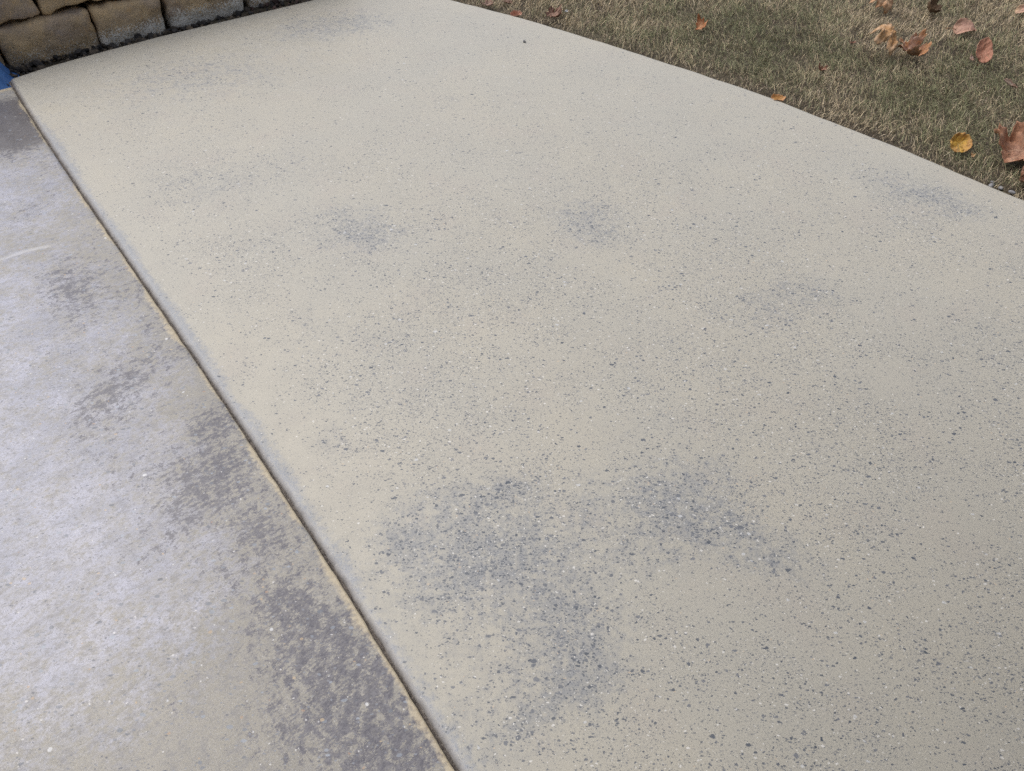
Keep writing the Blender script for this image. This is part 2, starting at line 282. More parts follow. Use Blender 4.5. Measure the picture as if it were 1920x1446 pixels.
# ------------------------------------------------------------------ ground sheet, slabs, joint
def soil_mat():
    n = NT('lawn_soil'); P = n.coord()
    a = n.noise(P, 3, 5, .6); b = n.noise(P, 60, 5, .7); c = n.noise(P, 300, 3, .7)
    k = n.mix(n.ramp(a, .35, .65), (.080, .066, .050), (.11, .095, .065))
    k = n.mix(n.ramp(b, .4, .7), k, (.045, .036, .028)); k = n.mix(n.ramp(c, .55, .75), k, (.16, .13, .09))
    n.bump(n.math('ADD', b, n.math('MULTIPLY', c, .4)), .8, .01)
    return n.final(k, .95, .2)
soilm = soil_mat()
gx = np.concatenate(([-300, -60, -15, -6], np.linspace(-4, 5, 121), [7, 16, 60, 300]))
gy = np.concatenate(([-300, -60, -15, -4], np.linspace(-2, 7, 121), [9, 16, 60, 300]))
GX, GY = np.meshgrid(gx, gy)
GZ = -.035+(fbm(GX*5, GY*5, 31, 3)-.5)*.022*((np.abs(GX) < 6) & (np.abs(GY) < 8))
n_, m_ = GX.shape; ii = np.arange(n_*m_).reshape(n_, m_)
tag(mesh_obj('ground', np.stack((GX, GY, GZ), -1).reshape(-1, 3), np.stack((ii[:-1, :-1], ii[:-1, 1:], ii[1:, 1:], ii[1:, :-1]), -1).reshape(-1, 4).tolist(), soilm), 'dark soil under the lawn and along the stone wall', kind='structure')

GAP = .0088
slab, X, Y, U, V = make_slab('patio_slab', -2.2, None, lambda u: v_joint(u)-.0022+(float(fbm(np.array([u*34.]), np.array([.3]), 15, 3)[0])-.5)*.005, lambda u: v_right(u), 520, 220, ground_concrete(), .0150, .010)
set_attr(slab, 'lip', (V-v_joint(U) < .0075).astype(float))
dr = v_right(U)-V; dl = V-v_joint(U); db = u_back(V)-U
set_attr(slab, 'wear_grey', blobs(X, Y, SLAB_PATCHES, .54)*(1+.28*sstep(1.4, 2.2, Y)))
nz = fbm(U*4, V*4, 3, 3)
near_edge = np.minimum(np.minimum(sstep(.02, .30, dl), sstep(.02, .24, dr)), sstep(.0, .28, db))
near_edge = np.clip(near_edge, 0, 1)
set_attr(slab, 'agg', np.clip(.22+.95*near_edge*sstep(.15, .70, nz+.08)*(1-.80*sstep(1.8, 3.2, Y)), .08, 1.3))
ew = np.clip(.044+.040*(fbm(U*7, V*0, 12, 4)-.45), .010, .07)
set_attr(slab, 'edge', np.clip(1.1-dl/np.maximum(ew*1.2, .008), 0, 1)*np.clip(.75+1.0*(fbm(U*5, V*0, 14, 3)-.35), .5, 1)*sstep(3.6, 2.6, U))
set_attr(slab, 'warm', np.clip(.8*np.exp(-(dr/.10)**2)*sstep(.35, .6, fbm(U*2, V*2, 77, 3))+.45*np.exp(-(dl/.16)**2)*sstep(.05, .08, dl)*sstep(.3, .6, fbm(U*2.3, V*2, 78, 3))+.35*sstep(.5, .75, fbm(U*1.4, V*1.4, 79, 3)), 0, 1))
tag(slab, 'freshly ground beige concrete slab with exposed dark aggregate', kind='structure')

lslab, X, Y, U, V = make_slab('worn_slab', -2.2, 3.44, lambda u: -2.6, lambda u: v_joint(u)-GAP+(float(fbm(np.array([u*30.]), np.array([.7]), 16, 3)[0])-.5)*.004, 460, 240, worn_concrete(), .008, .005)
dj = v_joint(U)-V
set_attr(lslab, 'damp', np.clip(blobs(X, Y, DAMP_PATCHES, .8)+.35*np.exp(-(dj/.16)**2)*sstep(2.2, .6, U), 0, 1.0))
set_attr(lslab, 'painted_sheen', 0.86*np.tanh(1.15*blobs(X, Y, SHEEN_PATCHES+[(-.95, .75, .35, .25, .6), (-1.3, 1.3, .3, .5, .5), (-.8, .95, .18, .2, .35)], .85, .8)))  # where the sky sheen is painted on
set_attr(lslab, 'soak', np.clip(blobs(X, Y, [(-2.04, 3.0, .16, .13, 1.), (-1.93, 2.82, .13, .13, 1.), (-2.2, 2.86, .2, .12, .9)]), 0, 1))
dw = np.clip(.010+.034*(fbm(U*8, V*0, 41, 4)-.42)+.004*sstep(1.5, 0, U), .0055, .05)
set_attr(lslab, 'dust', np.maximum(np.clip(1.25-dj/np.maximum(dw*1.6, .006), 0, 1), .9*sstep(3.395, 3.43, U)))
ax, ay = -1.638, 2.008; bx, by = -1.494, 2.086; ex, ey = bx-ax, by-ay; L_ = math.hypot(ex, ey); ex /= L_; ey /= L_
al = (X-ax)*ex+(Y-ay)*ey; ac = -(X-ax)*ey+(Y-ay)*ex
set_attr(lslab, 'mark', np.clip(1-np.abs(ac-.010*np.sin((al/L_)*math.pi))/.018, 0, 1)*sstep(L_+.01, L_-.03, al)*sstep(-.9, -.3, al))
tag(lslab, 'older worn concrete slab, blotched damp and pale with painted-in sky sheen', kind='structure')

# joint filler
def filler_mat():
    n = NT('joint_filler_grit'); P = n.coord()
    a = n.noise(P, 120, 4, .7); b = n.noise(P, 500, 2, .7)
    k = n.mix(n.ramp(a, .35, .65), (.055, .048, .045), (.16, .14, .125)); k = n.mix(n.ramp(b, .58, .7), k, (.30, .28, .26))
    n.bump(n.math('ADD', a, b), .6, .002); return n.final(k, .9, .3)
us = np.linspace(-2.2, 3.53, 900); vj = v_joint(us); jit = (fbm(us*60, us*0, 9, 3)-.5)
prof = [(-GAP-.002, -.0125), (-.0065, -.012), (-.0045, -.011), (-.002, -.0095), (.004, -.009)]
vv = []
for k, (pv, pz) in enumerate(prof):
    x, y = to_xy(us, vj+pv+jit*.0016*(0 < k < 4)); vv.append(np.stack((x, y, pz+jit*.003*(0 < k < 4)+us*0), -1))
vv = np.stack(vv, 1); nn = len(us); ii = np.arange(nn*5).reshape(nn, 5)
tag(mesh_obj('joint_filler', vv.reshape(-1, 3), np.stack((ii[:-1, :-1], ii[:-1, 1:], ii[1:, 1:], ii[1:, :-1]), -1).reshape(-1, 4)[:, ::-1].tolist(), filler_mat()), 'dark gritty filler in the joint between the two slabs', kind='structure')

# ------------------------------------------------------------------ retaining wall
def stone_mat():
    n = NT('tumbled_wall_stone'); P = n.coord(); G = n.t.nodes.new('ShaderNodeObjectInfo')
    rnd = G.outputs['Random']
    Pq = n.vmath('ADD', P, n.vmath('SCALE', (3.1, 7.7, 5.3)))
    n.put(Pq.node.inputs[1].links[0].from_node.inputs['Scale'], rnd)
    a = n.noise(Pq, 9, 4, .6); b = n.noise(Pq, 28, 5, .65); c = n.noise(Pq, 140, 4, .7); d = n.noise(Pq, 5, 3, .5)
    k = n.mix(n.ramp(a, .3, .7), (.64, .47, .27), (.42, .32, .215))
    k = n.mix(n.ramp(d, .48, .68, 0, .8), k, (.36, .29, .25))
    k = n.mix(n.ramp(b, .52, .72, 0, .8), k, (.62, .42, .22))
    k = n.mix(n.ramp(c, .5, .7, 0, .5), k, (.13, .105, .08))
    k = n.mix(n.ramp(c, .36, .26, 0, .5), k, (.29, .235, .16))
    # pale overspray of slurry, thickest low down
    spray = n.attr('spray', 'OBJECT'); xyz = n.sep(P)
    low = n.ramp(n.math('ADD', xyz[2], n.math('MULTIPLY', n.math('SUBTRACT', a, .5), .07)), .165, .06)
    sp = n.noise(P, 125, 3, .7)
    thr = n.math('SUBTRACT', .71, n.math('MULTIPLY', n.math('MULTIPLY', low, spray), .24))
    k = n.mix(n.math('MULTIPLY', n.ramp(n.math('SUBTRACT', sp, thr), -.02, .04), .85), k, (.80, .77, .70))
    n.bump(n.math('ADD', n.math('ADD', b, n.math('MULTIPLY', c, .5)), a), .9, .014)
    return n.final(k, n.ramp(b, .3, .7, .55, .8), .4)
stonem = stone_mat()
WD = np.array((.798, .602)); WD = WD/np.linalg.norm(WD); WN = np.array((WD[1], -WD[0]))   # along the wall, out of its face
WO = np.array((-2.284, 3.487))+WN*.012
wall = empty('retaining_wall', (WO[0], WO[1], -.03))
tag(wall, 'brown tumbled stone retaining wall along the far edge of the patio', 'wall')
def wall_stone(s0, s1, z0, z1, back=0., depth=.22, seed=1, spray=0., tilt=0.):
    L, H = s1-s0, z1-z0
    s0 -= .004; s1 += .004; L = s1-s0
    bm = bmesh.new()
    nx, ny, nz = max(10, int(L/.014)), 8, max(8, int(H/.014))
    grid = {}
    def vert(i, j, k):
        key = (i, j, k)
        if key not in grid:
            grid[key] = bm.verts.new((-L/2+L*i/nx, depth*j/ny, H*k/nz))
        return grid[key]
    for i in range(nx):
        for j in range(ny):
            bm.faces.new((vert(i, j, nz), vert(i+1, j, nz), vert(i+1, j+1, nz), vert(i, j+1, nz))); bm.faces.new((vert(i, j, 0), vert(i, j+1, 0), vert(i+1, j+1, 0), vert(i+1, j, 0)))
    for i in range(nx):
        for k in range(nz):
            bm.faces.new((vert(i, 0, k), vert(i+1, 0, k), vert(i+1, 0, k+1), vert(i, 0, k+1))); bm.faces.new((vert(i, ny, k), vert(i, ny, k+1), vert(i+1, ny, k+1), vert(i+1, ny, k)))
    for j in range(ny):
        for k in range(nz):
            bm.faces.new((vert(0, j, k), vert(0, j, k+1), vert(0, j+1, k+1), vert(0, j+1, k))); bm.faces.new((vert(nx, j, k), vert(nx, j+1, k), vert(nx, j+1, k+1), vert(nx, j, k+1)))
    r = .021
    co = np.array([v.co[:] for v in bm.verts])
    rs = np.random.default_rng(seed)
    # slightly out-of-square outline
    fx = co[:, 0]/L; fz = co[:, 2]/H
    co[:, 2] += rs.uniform(-.010, .010)*fx + rs.uniform(-.008, .008)*fx*fz
    co[:, 0] += rs.uniform(-.012, .012)*(fz-.5)
    lo = np.array((-L/2, 0, 0)); hi = np.array((L/2, depth, H))
    inner = np.clip(co, lo+r, hi-r); d = co-inner; ln = np.linalg.norm(d, axis=1)
    sc = np.where(ln > r, r/np.maximum(ln, 1e-6), 1); co = inner+d*sc[:, None]
    # worn face: pillowed, chipped, broken lower edge
    nrm = d/np.maximum(ln, 1e-6)[:, None]
    big = fbm(co[:, 0]*9+seed*13, co[:, 2]*9+co[:, 1]*7, seed, 3)-.5; sm = fbm(co[:, 0]*38+seed*5, co[:, 2]*38+co[:, 1]*30, seed+50, 3)-.5
    co += nrm*(big*.036+sm*.018)[:, None]
    pill = (1-np.clip(np.abs(fx*2), 0, 1)**3)*(1-np.clip(np.abs(fz*2-1), 0, 1)**3); co[:, 1] -= np.where(co[:, 1] < .04, pill*.010, 0)
    chip = fbm(co[:, 0]*22+seed*3, co[:, 1]*10, seed+90, 3)
    co[:, 2] += np.where((co[:, 2] < .035), (chip-.45)*.030*(1-np.clip(co[:, 2]/.035, 0, 1)), 0)
    for v, c in zip(bm.verts, co): v.co = c
    bmesh.ops.recalc_face_normals(bm, faces=bm.faces[:])
    me = bpy.data.meshes.new('stone'); bm.to_mesh(me); bm.free(); me.materials.append(stonem)
    me.polygons.foreach_set('use_smooth', [True]*len(me.polygons))
    o = bpy.data.objects.new('stone', me); col.objects.link(o); o.parent = wall
    p = WD*(s0+s1)/2-WN*back
    o.location = (p[0], p[1], z0+.03); o.rotation_euler = (0, R(tilt), math.atan2(WD[1], WD[0])+R(rs.uniform(-1.5, 1.5)))
    o['spray'] = float(spray)
    return o
# first course (from the blue sheeting rightwards), then the two above
for a in ((-1.30, -.86, 0, 11, .2), (-.85, -.47, .0, 12, .2), (-.46, -.02, .005, 13, .3), (-.005, .402, 0, 1, .62), (.422, .722, -.004, 2, 1.15), (.750, 1.135, 0, 3, 1.35), (1.17, 1.50, .035, 4, .9), (1.515, 1.90, .08, 5, .6), (1.92, 2.25, .13, 6, .4)):
    wall_stone(a[0], a[1], -.066+random.uniform(-.002, .004), .136+random.uniform(-.004, .004), a[2], seed=a[3], spray=a[4])
for a in ((-1.25, -.75, 21), (-.74, -.30, 22), (-.29, .205, 23), (.225, .60, 24), (.62, 1.02, 25), (1.04, 1.36, 26), (1.375, 1.80, 27)):
    wall_stone(a[0], a[1], .148, .312, .018+max(0, a[0]-1)*.12, seed=a[2], spray=.12)
for a in ((-1.30, -.93, 31), (-.92, -.48, 32), (-.47, .02, 33), (.035, .41, 34), (.425, .83, 35), (.845, 1.22, 36), (1.235, 1.60, 37)):
    wall_stone(a[0], a[1], .324, .486, .036+max(0, a[0]-1)*.12, seed=a[2], spray=0.)
# earth held by the wall
bk = [WO-WD*1.35-WN*.10, WO+WD*1.85-WN*.22, WO+WD*2.15-WN*.9, WO+WD*1.5-WN*2.4, WO-WD*1.6-WN*2.4]
tops = [.47, .45, .25, .46, .46]
vb = [(p[0], p[1], -.08) for p in bk]+[(p[0], p[1], z) for p, z in zip(bk, tops)]
bank = mesh_obj('earth_bank', vb, [(0, 1, 6, 5), (1, 2, 7, 6), (2, 3, 8, 7), (3, 4, 9, 8), (4, 0, 5, 9), (5, 6, 7, 8, 9)], soilm, smooth=False)
tag(bank, 'earth held back behind the stone wall', kind='structure')

# gravel and crumbs in the gap at the wall's foot
def gravel_mat():
    n = NT('gap_gravel'); P = n.coord(); c = n.attr('tone', 'GEOMETRY', 'Color'); a = n.noise(P, 160, 4, .7)
    n.bump(a, .5, .003); return n.final(n.mix(n.ramp(a, .4, .7, 0, .5), c, (.035, .03, .027)), .75, .4)
ico = bmesh.new(); bmesh.ops.create_icosphere(ico, subdivisions=1, radius=1); ico.verts.ensure_lookup_table()
iv = np.array([v.co[:] for v in ico.verts]); ifc = np.array([[v.index for v in f.verts] for f in ico.faces]); ico.free()
gv, gf, gc = [], [], []
for q in range(900):
    s = rng.uniform(-.15, 1.75); width = .20+max(0, s-.9)*.10
    t = rng.uniform(-.03, 1)
    p = WO+WD*s+WN*(t*width-.01-max(0, s-1.1)*.05)
    u, v = to_uv(*p)
    if u < u_back(v)+.012: continue
    r = rng.uniform(.005, .013) if rng.random() < .8 else rng.uniform(.013, .024)
    sq = rng.uniform(.5, 1.1, 3)*r
    vv = iv*(1+rng.uniform(-.22, .22, (len(iv), 1)))*sq
    vv = vv@np.array(Euler(rng.uniform(0, 6, 3)).to_matrix()).T+np.array((p[0], p[1], -.030+r*.35))
    gf.append(ifc+len(iv)*len(gv)); gv.append(vv)
    red = s > 1.15 and rng.random() < .5
    b = rng.uniform(.4, 1.5)
    c = np.array((.085, .050, .042) if red else ((.042, .038, .036) if rng.random() < .75 else (.09, .07, .05)))*b
    gc.append(np.tile((*c, 1), (len(iv), 1)))
go = mesh_obj('gravel', np.concatenate(gv), np.concatenate(gf).tolist(), gravel_mat(), smooth=False)
at = go.data.attributes.new('tone', 'FLOAT_COLOR', 'POINT'); at.data.foreach_set('color', np.concatenate(gc).astype(np.float32).ravel())
tag(go, 'dark gravel and crumbs in the gap between wall and slab', 'gravel', kind='stuff')

# ------------------------------------------------------------------ grass
def grass_mat():
    n = NT('dormant_grass'); c = n.attr('tone', 'GEOMETRY', 'Color')
    n.put(n.b.inputs['Subsurface Weight'], 0.0)
    return n.final(c, .65, .25)
NB = 480000
px = rng.uniform(-1.3, 4.0, NB); py = rng.uniform(1.6, 5.6, NB)
u, v = to_uv(px, py)
dist = v-v_right(u)
dist = np.where(u > 3.55, np.maximum(dist, u-u_back(np.clip(v, 0, 1.9))), dist)
near = sstep(.0, .16, dist)
cl = fbm(px*6, py*6, 60, 3); cl2 = fbm(px*18, py*18, 61, 3); cl3 = fbm(px*2.2, py*2.2, 62, 3)
dens = (.35+.65*near)*np.clip(.45+1.6*(cl2-.30), .12, 1)
# not over the wall, its bank, or the gravel strip
ws = (px-WO[0])*WD[0]+(py-WO[1])*WD[1]; wn_ = (px-WO[0])*WN[0]+(py-WO[1])*WN[1]
keep = (dist > .016) & (rng.random(NB) < dens) & ~((ws < 2.2) & (wn_ < .22) & (dist < 9))
dcam = np.hypot(px, py)
keep &= (np.abs(px) < (py*.72+.9))
px, py, near, cl, cl2, cl3, dist = (a[keep] for a in (px, py, near, cl, cl2, cl3, dist))
nb = len(px)
flat = rng.random(nb) < np.clip(.60+.30*(1-near), 0, 1)
h = rng.gamma(7, .0052, nb)*(.55+.45*near)*(.70+.6*cl); h = np.clip(h, .010, .075)
lean = np.where(flat, rng.uniform(1.05, 1.5, nb), np.abs(rng.normal(.75, .35, nb)))
lean = np.clip(lean, 0, 1.52)
# blades lie over in a loose common direction, as a mown lawn does
phi = np.where(rng.random(nb) < .45, rng.normal(.9, .7, nb)+(cl3-.5)*6, rng.uniform(0, 2*np.pi, nb))
wdt = rng.uniform(.0010, .0023, nb)
ux, uy = to_xy(1., 0.)[0]-O2[0], 0
dx, dy = np.cos(phi), np.sin(phi)
# do not lean out over the slab edge
toward = (dx*EV[0]+dy*EV[1]) < 0
flip = toward & (dist < .07); dx = np.where(flip, -dx, dx); dy = np.where(flip, -dy, dy)
a = rng.uniform(0, 2*np.pi, nb); sx, sy = np.cos(a)*wdt/2, np.sin(a)*wdt/2
z0 = -.034+np.where(flat, rng.uniform(0, .016, nb), 0)+.012*(cl-.5)
l1 = lean*.55; l2 = np.minimum(lean*1.25, 1.57)
m1 = np.stack((px+dx*np.sin(l1)*h*.55, py+dy*np.sin(l1)*h*.55, z0+np.cos(l1)*h*.55), -1)
m2 = m1+np.stack((dx*np.sin(l2)*h*.5, dy*np.sin(l2)*h*.5, np.cos(l2)*h*.5), -1)
sd3 = np.stack((sx, sy, sx*0), -1); b0 = np.stack((px, py, z0), -1)
verts = np.stack((b0-sd3, b0+sd3, m1+sd3*.85, m1-sd3*.85, m2), 1).reshape(-1, 3)
base = (np.arange(nb)*5)[:, None]
me = bpy.data.meshes.new('grass'); me.vertices.add(len(verts)); me.vertices.foreach_set('co', verts.astype(np.float32).ravel())
loops = np.concatenate((base+np.array((0, 1, 2, 3)), base+np.array((3, 2, 4))), 1).ravel()
me.loops.add(len(loops)); me.loops.foreach_set('vertex_index', loops.astype(np.int32))
me.polygons.add(nb*2); st = (np.arange(nb)*7)[:, None]+np.array((0, 4)); me.polygons.foreach_set('loop_start', st.ravel().astype(np.int32))
me.polygons.foreach_set('loop_total', np.tile((4, 3), nb).astype(np.int32)); me.update(calc_edges=True)
pal = np.array(((.56, .46, .30), (.45, .365, .24), (.275, .265, .155), (.20, .215, .115), (.30, .235, .175), (.54, .46, .34)))
green = np.clip(.33+1.5*(cl3-.5)+.9*(cl-.5), .08, .85)*(.45+.55*near)
rr = rng.random(nb); pick = np.where(rng.random(nb) < green, np.where(rr < .55, 2, 3), np.where(rr < .36, 0, np.where(rr < .66, 1, np.where(rr < .90, 4, 5))))
tone = pal[pick]*rng.uniform(.70, 1.40, (nb, 1))*np.array((1, 1, 1))
tone = tone*(1-.25*(1-near))[:, None]+np.array((.16, .145, .13))*(.25*(1-near))[:, None]
tone = np.concatenate((tone, np.ones((nb, 1))), 1)
at = me.attributes.new('tone', 'FLOAT_COLOR', 'POINT'); at.data.foreach_set('color', np.repeat(tone, 5, 0).astype(np.float32).ravel())
me.materials.append(grass_mat()); me.validate()
grass = bpy.data.objects.new('grass', me); col.objects.link(grass)
tag(grass, 'short dormant lawn grass, straw and dull green, beside the patio', 'grass', kind='stuff')

# ------------------------------------------------------------------ fallen leaves
def leaf_mat():
    n = NT('dry_leaf'); P = n.coord(); c = n.attr('tint', 'OBJECT', 'Color'); c2 = n.attr('tint_edge', 'OBJECT', 'Color'); rim = n.attr('rim'); vein = n.attr('vein')
    a = n.noise(P, 26, 4, .65); b = n.noise(P, 130, 3, .7)
    f = n.math('ADD', n.math('MULTIPLY', rim, .7), n.math('MULTIPLY', n.math('SUBTRACT', a, .5), 2.2))
    k = n.mix(n.ramp(f, .15, .85), c, c2)
    k = n.mix(n.ramp(b, .52, .72, 0, .45), k, (.10, .055, .035))
    k = n.mix(n.math('MULTIPLY', vein, .55), k, n.mix(.5, c, (.55, .42, .28)))
    n.bump(n.math('ADD', b, n.math('MULTIPLY', a, .6)), .5, .002)
    return n.final(k, .6, .35)
leafm = leaf_mat()
def leaf_outline(kind, th, L, W, rs):
    if kind == 'oval':
        x = np.cos(th); y = np.sin(th)*(1-.22*np.cos(th)); s = 1+.035*np.abs(((th*13/np.pi) % 1)-.5)*2
        tip = 1+.16*np.exp(-(np.minimum(th, 2*np.pi-th)/.22)**2)
        return L/2*x*s*tip, W/2*y*s
    if kind == 'lobed':
        r = .46+.54*np.abs(np.cos(th*2.5))**.8*(.78+.22*np.cos(th)); r = r*(1+.06*np.sin(th*17)+.05*np.sin(th*29+1))
        back = np.exp(-((np.abs(th-np.pi))/.35)**2); r = r*(1-.45*back)
        return L/2*r*np.cos(th), W/2*r*np.sin(th)
    r = .75+.25*np.sin(th*3+rs.uniform(0, 6))*.6+.14*np.sin(th*7+rs.uniform(0, 6))
    return L/2*r*np.cos(th), W/2*r*np.sin(th)
def fallen_leaf(kind, loc, L, W, yaw, curl, fold, crumple, tilt, tint, edge, label, stem=None, seed=1, lift=.0, group=None):
    rs = np.random.default_rng(seed); NR, NS = 11, 72
    th = np.linspace(0, 2*np.pi, NS, endpoint=False); ox, oy = leaf_outline(kind, th, L, W, rs)
    fr = np.concatenate(([0], np.repeat(np.arange(1, NR+1)/NR, NS)))
    x = np.concatenate(([0], (np.arange(1, NR+1)[:, None]/NR*ox).ravel())); y = np.concatenate(([0], (np.arange(1, NR+1)[:, None]/NR*oy).ravel()))
    nx, ny = x/(L/2), y/(W/2)
    z = curl[0]*L*.5*nx**2+curl[1]*W*.5*ny**2+fold*np.abs(y)
    z += crumple*L*((fbm(nx*2.0+seed*3.3, ny*2.0+seed, seed, 3)-.5)*1.0+(fbm(nx*6+seed, ny*6, seed+7, 2)-.5)*.35)*(.35+.65*fr)
    ang = np.arctan2(y, x)
    if kind == 'lobed': vein = np.exp(-(((((ang+np.pi/5) % (2*np.pi/5))-np.pi/5)*fr*L*.5)/.0022)**2)
    else: vein = np.maximum(np.exp(-(y/.0018)**2), .7*np.exp(-((((x-np.abs(y)*.9)/(L*.13)) % 1-.5)/.09)**2))
    z += vein*.0006
    # rolled margins: bend the outline inwards where it curls strongly
    co = np.stack((x*(1-.25*abs(curl[0])*nx**2), y*(1-.30*abs(curl[1])*ny**2), z), -1)
    faces = [(0, 1+k, 1+(k+1) % NS) for k in range(NS)]
    for q in range(NR-1):
        for k in range(NS):
            a0 = 1+q*NS; b0_ = a0+NS; faces.append((a0+k, b0_+k, b0_+(k+1) % NS, a0+(k+1) % NS))
    M = np.array(Matrix.Rotation(R(tilt[0]), 3, 'X') @ Matrix.Rotation(R(tilt[1]), 3, 'Y') @ Matrix.Rotation(R(yaw), 3, 'Z'))
    cr = co@M.T
    o = mesh_obj('fallen_leaf', cr, faces, leafm)
    set_attr(o, 'rim', fr); set_attr(o, 'vein', vein)
    o.location = (loc[0], loc[1], -.014+lift*.5-cr[:, 2].min()*.85)
    sm = o.modifiers.new('thickness', 'SOLIDIFY'); sm.thickness = .0008; sm.offset = 0
    o['tint'] = [float(c) for c in tint]; o['tint_edge'] = [float(c) for c in edge]
    tag(o, label, 'leaf', group)
    if stem:
        N = 9; pts = []
        for q in range(N):
            t = q/(N-1); pts.append(np.array((-L*.5*.82-stem*t*.98, stem*.10*math.sin(t*2.4), z[0]*0+curl[0]*L*.5*.67*(1-t)+.004*math.sin(t*3))))
        vv, ff = [], []
        for q, p_ in enumerate(pts):
            rr_ = .0013+.0010*(q/(N-1))**3
            for k in range(6): vv.append(p_+np.array((0, math.cos(k*math.pi/3)*rr_, math.sin(k*math.pi/3)*rr_)))
        for q in range(N-1):
            for k in range(6): ff.append((q*6+k, q*6+(k+1) % 6, q*6+6+(k+1) % 6, q*6+6+k))
        ff += [tuple(range(5, -1, -1)), tuple(range((N-1)*6, N*6))]
        s_ = mesh_obj('stem', np.array(vv)@M.T, ff, stemm, o)
    return o
sn = NT('leaf_stem'); stemm = sn.final(sn.mix(sn.ramp(sn.noise(sn.coord(), 90, 3), .4, .6), (.20, .075, .03), (.30, .14, .06)), .55, .4)
GL = 'leaves fallen on the lawn'
OR, TAN, PINK, BRN, RED, YEL, DK = (.50, .26, .13), (.52, .35, .22), (.50, .29, .22), (.29, .17, .125), (.47, .22, .145), (.60, .36, .06), (.17, .105, .06)
fallen_leaf('lobed', (.204, 4.05), 0.11, 0.1, 40, (.5, .7), .1, 0.45, (16, 10), BRN, (.20, .10, .07), 'dull brown curled leaf near the patio edge, beside a white scrap', seed=2, group=GL)
fallen_leaf('oval', (.022, 4.045), 0.062, 0.05, 15, (.4, .7), .1, 0.3, (22, -8), RED, PINK, 'small reddish leaf touching the far patio edge', seed=3, group=GL)
fallen_leaf('scrap', (.924, 3.89), 0.1, 0.08, 75, (.6, .8), .2, 0.45, (34, -12), OR, (.36, .14, .06), 'small bright orange curled leaf alone in the middle of the lawn', seed=4, group=GL, lift=.012)
fallen_leaf('scrap', (1.888, 4.11), 0.15, 0.11, -10, (-.5, -.7), .0, 0.4, (26, 8), TAN, OR, 'tan and orange folded leaf at the top of the picture', seed=5, group=GL, lift=.015)
fallen_leaf('oval', (2.126, 4.10), 0.09, 0.075, -40, (.8, 1.0), .2, 0.5, (26, 12), DK, (.10, .065, .04), 'dark brown shrivelled leaf at the top of the picture', seed=6, group=GL, lift=.01)
fallen_leaf('oval', (2.20, 3.845), 0.125, 0.088, 12, (-.25, .35), -.05, 0.2, (24, 4), PINK, (.44, .26, .18), 'pinkish oval leaf with a long dark stem', stem=.062, seed=7, group=GL, lift=.014)
fallen_leaf('lobed', (1.705, 3.545), 0.23, 0.19, 62, (-0.7, -0.8), -0.35, 0.5, (20, 14), (.40, .22, .09), TAN, 'large tan leaf folded up like a tent', seed=8, group=GL, lift=.02)
fallen_leaf('lobed', (1.835, 3.60), 0.19, 0.15, -20, (.7, .9), .3, 0.55, (26, -8), (.44, .30, .24), OR, 'crumpled pale orange leaf lying against the tent-shaped leaf', seed=9, group=GL, lift=.012)
fallen_leaf('oval', (2.146, 3.555), 0.125, 0.09, 72, (.3, .45), .1, 0.25, (38, 10), RED, (.38, .17, .11), 'rust red oval leaf standing on edge, right side of the lawn', stem=.02, seed=10, group=GL, lift=.012)
fallen_leaf('oval', (2.098, 3.535), .05, .018, 70, (.3, .8), .3, .2, (18, 20), (.40, .32, .30), BRN, 'thin pale curled leaf sliver beside the rust red leaf', seed=11, group=GL, lift=.008)
fallen_leaf('scrap', (1.382, 3.417), 0.06, 0.045, 10, (.6, .8), .1, 0.4, (18, 8), (.30, .14, .09), BRN, 'tiny reddish brown leaf between the orange and the tan ones', seed=12, group=GL, lift=.008)
fallen_leaf('oval', (1.721, 2.735), 0.095, 0.082, 38, (.15, .30), 0.3, 0.28, (32, 6), YEL, (.42, .22, .07), 'bright yellow leaf with a dark crease', seed=13, group=GL, lift=.016)
fallen_leaf('scrap', (1.748, 2.668), .03, .024, 70, (.4, .6), .1, .3, (24, 10), (.48, .25, .09), TAN, 'tiny orange leaf scrap just below the yellow leaf', seed=14, group=GL, lift=.012)
fallen_leaf('lobed', (1.925, 2.66), 0.29, 0.25, 150, (0.5, 0.6), 0.1, 0.5, (26, -10), (.34, .185, .125), (.48, .25, .15), 'large crumpled brown leaf cut by the right edge of the picture', seed=15, group=GL, lift=.016)
fallen_leaf('oval', (1.118, 3.128), 0.06, 0.042, -5, (.3, .6), .1, 0.3, (22, -6), (.52, .28, .09), OR, 'small orange leaf against the middle of the patio edge', seed=16, group=GL, lift=.012)
fallen_leaf('oval', (2.60, 4.085), .10, .06, 5, (-.2, .3), .0, .15, (20, 0), PINK, TAN, 'pink leaf cut by the top right corner of the picture', seed=17, group=GL, lift=.012)
fallen_leaf('scrap', (1.862, 2.505), 0.12, 0.08, 60, (.9, .8), .2, 0.5, (20, 14), (.30, .13, .07), BRN, 'rusty shrivelled leaf under the large crumpled one', seed=18, group=GL, lift=.008)
fallen_leaf('oval', (2.155, 3.265), .07, .022, -52, (.3, 1.0), .4, .2, (16, 0), (.36, .30, .26), BRN, 'greyish narrow curled leaf near the right edge of the lawn', seed=19, group=GL, lift=.012)
fallen_leaf('oval', (1.612, 3.709), .035, .014, 8, (.3, .6), .2, .2, (10, 0), (.24, .10, .07), BRN, 'thin dark red leaf sliver left of the tent-shaped leaf', seed=20, group=GL, lift=.012)
fallen_leaf('scrap', (-.13, 4.20), .09, .06, 20, (.5, .4), .1, .3, (6, 4), (.24, .16, .13), BRN, 'faded brown leaf in the litter by the far patio edge', seed=21, group=GL)
